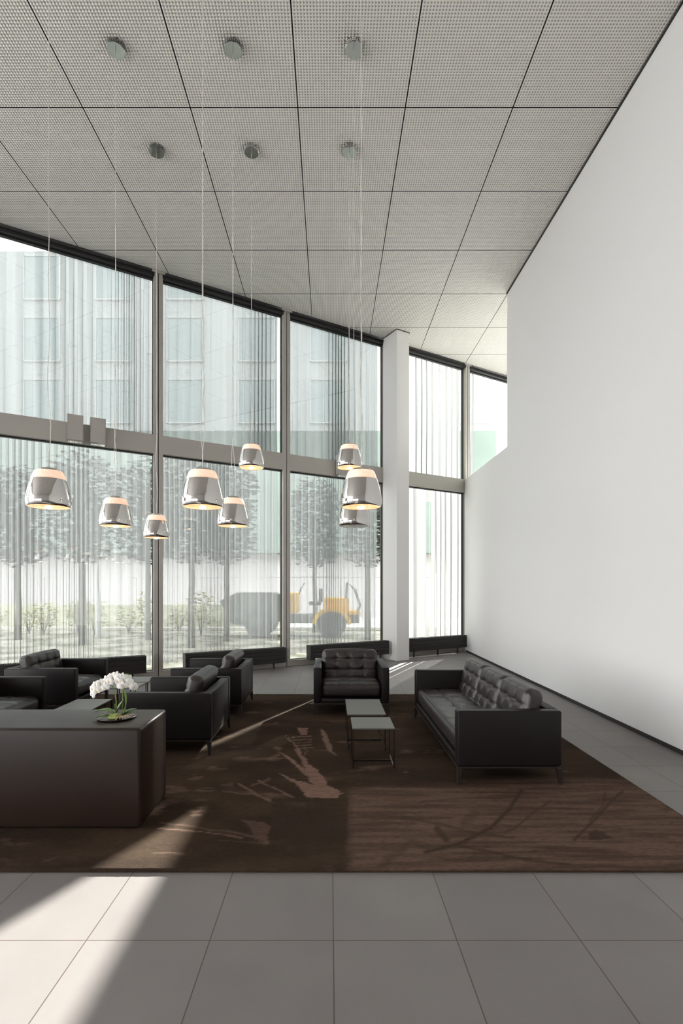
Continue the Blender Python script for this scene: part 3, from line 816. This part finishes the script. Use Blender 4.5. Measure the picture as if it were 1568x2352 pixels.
# orchid
OX, OY, OZ = -1.50, 3.57, Z+.655
root = tag(empty('potted_orchid', (OX, OY, OZ)), 'white flowering orchid in a low dark dish on the slab table', 'plant')
bm = B(); lathe(bm, [(0, .001), (.10, .001), (.128, .010), (.130, .013), (.10, .008), (0, .006)], 40)
mk('dish', bm, M['dish'], root, smooth=True)
bm = B()
r_ = random.Random(3)
bmesh.ops.create_icosphere(bm, subdivisions=3, radius=1.0)
for v in bm.verts:
    k = 1+.12*math.sin(v.co.x*7+1)*math.sin(v.co.y*9)+.05*math.sin(v.co.z*13)
    v.co = Vector((v.co.x*.045*k+.0, v.co.y*.045*k-.035, .018+v.co.z*.022*k))
mk('moss', bm, M['moss'], root, smooth=True)
bm = B()
for k in range(9):
    a = -1.2+.18*k+r_.uniform(-.1, .1)
    tube(bm, [(.03, -.03, .02), (.07*math.cos(a)+.01, .09*math.sin(a)*.6-.01, .022), (.115*math.cos(a), .115*math.sin(a), .014+.004*(k % 3))], [.005, .005, .003], 6)
mk('roots', bm, M['root'], root, smooth=True); bm = B()
tube(bm, [(-.03, -.05, .02), (-.07, -.06, .028), (-.10, -.075, .012)], [.004, .004, .002], 6)
mk('aerial_root', bm, M['root'], root, smooth=True); bm = B()
tube(bm, [(-.04, -.03, .02), (-.06, -.02, .05), (-.085, -.05, .008)], [.004, .003, .002], 6)
mk('aerial_root', bm, M['root'], root, smooth=True)
def leaf_bm(pts, wd):
    """strip leaf folded along its midrib, with thickness"""
    bm = B(); n = len(pts); P_ = [Vector(p) for p in pts]; top = []; bot = []
    for i in range(n):
        t = (P_[min(i+1, n-1)]-P_[max(i-1, 0)]).normalized()
        sd = t.cross(Vector((0, 0, 1)))
        sd = sd.normalized() if sd.length > .05 else Vector((1, 0, 0))
        up = sd.cross(t)
        wv = wd*math.sin(PI*min(.97, .12+.88*i/(n-1)))**.75
        top.append([bm.verts.new(P_[i]+sd*wv*q+up*abs(q)*wv*.35+up*.001) for q in (-1, -.5, 0, .5, 1)])
        bot.append([bm.verts.new(P_[i]+sd*wv*q+up*abs(q)*wv*.35-up*.001) for q in (-1, -.5, 0, .5, 1)])
    for i in range(n-1):
        for k in range(4):
            bm.faces.new((top[i][k], top[i][k+1], top[i+1][k+1], top[i+1][k])); bm.faces.new((bot[i][k+1], bot[i][k], bot[i+1][k], bot[i+1][k+1]))
        bm.faces.new((top[i][0], top[i+1][0], bot[i+1][0], bot[i][0])); bm.faces.new((top[i][4], bot[i][4], bot[i+1][4], top[i+1][4]))
    return bm
def curve(p0, p1, p2, n=9):
    p0, p1, p2 = Vector(p0), Vector(p1), Vector(p2)
    return [p0*(1-t)**2+p1*2*t*(1-t)+p2*t*t for t in [i/(n-1) for i in range(n)]]
for pts, wd in ((curve((-.01, -.02, .03), (-.06, -.03, .075), (-.145, -.02, .048)), .034), (curve((-.01, -.04, .025), (-.07, -.06, .03), (-.15, -.07, .014)), .024),
                (curve((.0, -.01, .03), (.02, .0, .08), (.045, .01, .125)), .032), (curve((-.005, .0, .03), (-.015, .0, .07), (-.018, .0, .10)), .016),
                (curve((.03, -.01, .02), (.08, .0, .05), (.135, .01, .062)), .027), (curve((.04, -.03, .02), (.08, -.02, .035), (.11, -.01, .045)), .016)):
    mk('leaf', leaf_bm(pts, wd), M['green'], root, smooth=True)
stems = [[(-.005, -.01, .03), (.0, -.01, .12), (-.025, -.01, .22), (-.06, -.02, .265), (-.11, -.02, .255), (-.15, -.02, .21), (-.155, -.02, .165)],
         [(.035, .0, .03), (.04, .0, .15), (.038, .0, .24), (.01, .0, .31), (-.04, .0, .30), (-.07, .0, .26)],
         [(.05, .01, .03), (.058, .01, .13), (.035, .01, .22), (.045, .01, .30), (.09, .01, .30), (.125, .01, .25)],
         [(.05, -.01, .03), (.07, -.01, .12), (.065, -.01, .2), (.07, -.01, .24)]]
for s_ in stems:
    P_ = [Vector(p) for p in s_]; pts = []
    for i in range(len(P_)-1):
        for t in (0, .33, .66):
            a = P_[max(i-1, 0)]; b_ = P_[i]; c = P_[i+1]; d = P_[min(i+2, len(P_)-1)]
            pts.append(.5*((2*b_)+(c-a)*t+(2*a-5*b_+4*c-d)*t*t+(3*b_-a-3*c+d)*t**3))
    pts.append(P_[-1]); bm = B(); tube(bm, pts, [.0034]*(len(pts)-4)+[.0028, .0024, .002, .0016], 6)
    mk('stem', bm, M['stem'], root, smooth=True)
def petal(bm, ang, ln, wd, cup=.004, mi=0):
    n = 7; rows = []
    for i in range(n):
        t = i/(n-1); wv = wd*math.sin(PI*(.1+.82*t))**.6*(1 if t < 1 else .4)
        r = ln*t; row = []
        for q in (-1, -.4, .4, 1):
            x = r*math.cos(ang)-q*wv*math.sin(ang); z = r*math.sin(ang)+q*wv*math.cos(ang)
            row.append(bm.verts.new((x, -.002-cup*math.sin(PI*t)+.006*t*t+.0015*q*q, z)))
        rows.append(row)
    for i in range(n-1):
        for k in range(3):
            f = bm.faces.new((rows[i][k], rows[i][k+1], rows[i+1][k+1], rows[i+1][k])); f.material_index = mi
def flower_bm():
    bm = B()
    for a in (90, 215, 325): petal(bm, math.radians(a), .027, .010)
    for a in (12, 168): petal(bm, math.radians(a), .029, .016, .006)
    r = bmesh.ops.create_icosphere(bm, subdivisions=2, radius=.0034)
    for v in r['verts']: v.co = Vector((v.co.x, v.co.y-.006, v.co.z*1.4-.003))
    for f in {f for v in r['verts'] for f in v.link_faces}: f.material_index = 1
    return bm
fl0 = None
spots = [(-.148, -.03, .215, -.5), (-.125, -.035, .243, -.2), (-.095, -.03, .255, .1), (-.118, -.04, .20, -.1), (-.095, -.035, .213, .3), (-.15, -.03, .178, -.6), (-.132, -.02, .222, -.9),
         (-.062, -.03, .262, -.3), (-.04, -.035, .285, .0), (-.045, -.03, .252, .2), (-.058, -.04, .225, -.1), (-.015, -.03, .298, .1), (-.03, -.04, .268, -.2), (-.07, -.02, .245, .3),
         (.012, -.03, .305, -.1), (.032, -.035, .288, .2), (.055, -.03, .300, .1), (.028, -.04, .268, -.2), (.062, -.03, .278, .4), (-.002, -.03, .28, .1),
         (.085, -.02, .285, .5), (.10, -.02, .262, .7), (.115, -.02, .238, .8), (.128, -.015, .222, .9), (.042, -.04, .235, -.2), (.068, -.045, .238, .2), (.098, -.03, .245, .3)]
for i, (x, y, z, yaw) in enumerate(spots):
    if fl0 is None: o = fl0 = mk('flower', flower_bm(), [M['petal'], M['lip']], root, smooth=True)
    else: o = fl0.copy(); COL.objects.link(o)
    o.location = (x*1.02, y-.01, z); s = random.uniform(1.0, 1.28)
    o.scale = (s, s, s); o.rotation_euler = (random.uniform(-.15, .35), random.uniform(-.4, .4), yaw)
o = None
bm = B(); r = bmesh.ops.create_icosphere(bm, subdivisions=2, radius=.011)
for v in bm.verts: v.co.z *= 1.25
mk('bud', bm, M['petal'], root, smooth=True, loc=(-.155, -.02, .155))

# ------------------------------------------------------------------ nesting tables
def side_table(x0, x1, y0, y1, h, label):
    root = tag(empty('side_table', ((x0+x1)/2, (y0+y1)/2, Z)), label, 'side table', 'small metal side tables of the lounge')
    a, b_ = (x1-x0)/2, (y1-y0)/2; h -= Z
    bm = B(); box(bm, -a, a, -b_, b_, h-.012, h, .0015, 1); mk('tabletop', bm, M['table_top'], root)
    t = .005
    for sx in (-1, 1):
        for sy in (-1, 1):
            bm = B(); box(bm, -t, t, -t, t, 0, h-.012); mk('leg', bm, M['table_leg'], root, loc=(sx*(a-.006), sy*(b_-.006), 0))
        bm = B(); box(bm, sx*(a-.006)-t, sx*(a-.006)+t, -b_+.011, b_-.011, 0, .01); mk('floor_rail', bm, M['table_leg'], root)
    bm = B(); box(bm, -a+.011, a-.011, -t, t, .0, .01); mk('cross_rail', bm, M['table_leg'], root)
side_table(.193, .562, 4.41, 4.78, .372, 'front small square side table between centre armchair and sofa')
side_table(.165, .537, 4.89, 5.55, .372, 'rear longer side table directly before the centre armchair')
side_table(-2.775, -2.394, 4.92, 5.58, .368, 'low dark side table just behind the slab table left of the orchid')
side_table(-2.745, -2.365, 6.17, 6.54, .368, 'small dark side table behind the orchid flowers, the nearer of two')
side_table(-2.745, -2.365, 6.585, 6.965, .368, 'small dark side table behind the orchid flowers, closer to the window')

# ------------------------------------------------------------------ pendant lamps
def band_mat(name, lit):
    m, n, l, b = new_mat(name)
    t = n.new('ShaderNodeTexCoord'); vo = n.new('ShaderNodeTexVoronoi'); vo.inputs['Scale'].default_value = 90; l.new(t.outputs['Object'], vo.inputs['Vector'])
    r = n.new('ShaderNodeValToRGB'); l.new(vo.outputs['Distance'], r.inputs[0])
    r.color_ramp.elements[0].position = .1; r.color_ramp.elements[1].position = .7
    b.inputs['Base Color'].default_value = (.75, .72, .70, 1); b.inputs['Roughness'].default_value = .25
    if lit:
        r.color_ramp.elements[0].color = (.80, .30, .12, 1); r.color_ramp.elements[1].color = (1.0, .56, .32, 1)
        l.new(r.outputs[0], b.inputs['Emission Color']); b.inputs['Emission Strength'].default_value = .42
    bu = n.new('ShaderNodeBump'); bu.inputs['Strength'].default_value = .5; bu.inputs['Distance'].default_value = .003
    l.new(vo.outputs['Distance'], bu.inputs['Height']); l.new(bu.outputs[0], b.inputs['Normal'])
    return m
def diff_mat(name, lit):
    m, n, l, b = new_mat(name)
    t = n.new('ShaderNodeTexCoord'); vo = n.new('ShaderNodeTexVoronoi'); vo.inputs['Scale'].default_value = 42; l.new(t.outputs['Object'], vo.inputs['Vector'])
    b.inputs['Base Color'].default_value = (.6, .58, .5, 1); b.inputs['Roughness'].default_value = .12
    if lit:
        r = n.new('ShaderNodeValToRGB'); l.new(vo.outputs['Distance'], r.inputs[0])
        r.color_ramp.elements[0].color = (1.0, .55, .26, 1); r.color_ramp.elements[1].color = (.70, .26, .09, 1); r.color_ramp.elements[1].position = .75
        l.new(r.outputs[0], b.inputs['Emission Color']); b.inputs['Emission Strength'].default_value = 1.0
    bu = n.new('ShaderNodeBump'); bu.inputs['Strength'].default_value = .8; bu.inputs['Distance'].default_value = .006
    l.new(vo.outputs['Distance'], bu.inputs['Height']); l.new(bu.outputs[0], b.inputs['Normal'])
    return m
M['band_on'] = band_mat('glowing_frosted_band', True); M['band_off'] = band_mat('frosted_band', False)
M['diff_on'] = diff_mat('glowing_crystal', True); M['diff_off'] = diff_mat('clear_crystal', False)
M['bulb_on'] = mat('lit_bulb', (1, 1, 1), .5, emit=((1.0, .70, .40), 22.0)); M['bulb_off'] = mat('unlit_bulb', (.8, .8, .78), .2)
def pendant_meshes(lit):
    d = {}
    bm = B(); lathe(bm, [(0, .302), (.055, .302), (.068, .298), (.074, .290), (.080, .284), (.098, .280), (.098, .276), (0, .276)], 48)
    d['cap'] = (bm, M['chrome'])
    bm = B(); lathe(bm, [(.09, .281), (.100, .279), (.106, .270), (.112, .255), (.121, .230), (.127, .2125), (.120, .2125)], 64)
    d['frosted_band'] = (bm, M['band_on'] if lit else M['band_off'])
    prof = [(.1275, .212), (.136, .185), (.145, .15), (.153, .115), (.159, .085), (.1625, .065), (.1635, .05), (.1625, .032), (.159, .016), (.155, .004), (.150, .0)]
    bm = B(); lathe(bm, prof+[(.147, .004), (.150, .02), (.1545, .05), (.145, .11), (.13, .17), (.12, .212)], 72)
    d['shade'] = (bm, M['chrome'])
    bm = B(); lathe(bm, [(.1525, .002), (.12, -.002), (.085, -.005), (.05, -.007), (0, -.008)], 56)
    d['diffuser'] = (bm, M['diff_on'] if lit else M['diff_off'])
    bm = B(); lathe(bm, [(0, .0), (.020, -.006), (.026, -.010), (.016, -.014), (0, -.015)], 24)
    d['bulb'] = (bm, M['bulb_on'] if lit else M['bulb_off'])
    return d
def canopy_bm():
    bm = B(); lathe(bm, [(0, -.052), (.088, -.052), (.0925, -.048), (.0925, -.040), (.078, -.038), (.078, -.003), (0, -.003)], 48)
    return bm
def beads_bm():
    bm = B()
    for k in range(26):
        a = 2*PI*k/26
        for z in (-.029, -.012):
            r = bmesh.ops.create_icosphere(bm, subdivisions=1, radius=.0095)
            bmesh.ops.translate(bm, verts=r['verts'], vec=(.086*math.cos(a), .086*math.sin(a), z))
    return bm
def make_pendant(lit):
    root = empty('pendant_lamp')
    for nm, (bm, m) in pendant_meshes(lit).items():
        mk(nm, bm, m, root, smooth=True, angle=50 if nm in ('cap', 'shade') else None)
    return root
on0 = make_pendant(True); off0 = make_pendant(False)
can_me = None; bead_me = None
XS = (-2.207, -1.0, .243); YS = (3.98, 5.22, 6.45)
labs = {(0, 0): 'large chrome pendant lamp hanging nearest the left edge', (1, 0): 'large chrome pendant lamp left of centre, touching a smaller one at its right',
        (2, 0): 'large chrome pendant lamp at right, in front of two smaller ones', (0, 1): 'middle-sized chrome pendant lamp right of the leftmost large one',
        (1, 1): 'middle-sized chrome pendant lamp just right of the large one left of centre', (2, 1): 'unlit chrome pendant lamp half hidden under the large right one',
        (0, 2): 'small chrome pendant lamp hanging in front of the leftmost window post', (1, 2): 'small chrome pendant lamp hung high before the centre window band',
        (2, 2): 'small chrome pendant lamp hung high above the large right one'}
used_on = False
for (i, j), lab in labs.items():
    lit = (i, j) != (2, 1)
    if lit:
        r = copy_tree(on0) if used_on else on0; used_on = True
    else: r = off0
    zb = 2.225 if not (j == 2 and i > 0) else 3.115
    x, y = XS[i], YS[j]
    r.location = (x, y, zb)
    tag(r, lab, 'pendant lamp', 'chrome pendant lamps over the lounge')
    top = CEIL-zb
    if can_me is None:
        c = mk('ceiling_canopy', canopy_bm(), M['chrome_dark'], r, smooth=True, angle=35, loc=(0, 0, top)); can_me = c.data
        b_ = mk('bead_ring', beads_bm(), M['chrome'], c, smooth=True); bead_me = b_.data
    else:
        c = bpy.data.objects.new('ceiling_canopy', can_me); COL.objects.link(c); c.parent = r; c.location = (0, 0, top)
        b_ = bpy.data.objects.new('bead_ring', bead_me); COL.objects.link(b_); b_.parent = c
    rr = random.Random(i*7+j); pts = []
    amp = .012 if (i, j) in ((0, 0), (1, 0), (0, 1), (1, 1)) else .004
    n = 40; ph = rr.uniform(0, 6)
    for k in range(n+1):
        t = k/n; z = .30+(top-.055-.30)*t
        env = math.sin(PI*t)*.25+(1-t)**8*3*(1-(1-t)**20)
        pts.append((amp*env*math.sin(t*38+ph), amp*.4*env*math.cos(t*29+ph), z))
    pts[0] = (0, 0, .30); pts[-1] = (0, 0, top-.052)
    bm = B(); tube(bm, pts, .0024, 6); mk('cable', bm, M['cable'], r, smooth=True)

# ------------------------------------------------------------------ wall lights on the transom
def sconce(X, label):
    s = S(X); root = tag(empty('wall_light', FM @ Vector((s, 0, 4.0)), FTH), label, 'wall light', 'square wall lights on the window band')
    bm = B(); box(bm, -.115, .115, -.13, -.122, -.03, .38, .002, 1); box(bm, -.115, -.107, -.13, -.02, -.03, .38); box(bm, .107, .115, -.13, -.02, -.03, .38)
    box(bm, -.107, .107, -.03, -.02, -.03, .38)
    mk('housing', bm, M['sconce'], root)
    bm = B(); box(bm, -.05, .05, -.021, .0, .06, .2); mk('wall_plate', bm, M['sconce'], root)
    bm = B(); box(bm, -.106, .106, -.121, -.031, -.055, .0); box(bm, -.106, .106, -.121, -.031, .33, .36)
    mk('lens', bm, M['chrome'], root, )
sconce(-4.17, 'square grey wall light on the window band, leftmost of the pair')
sconce(-3.88, 'square grey wall light on the window band, right one of the pair')
sconce(.21, 'square grey wall light half hidden behind the right-hand pendant lamps')
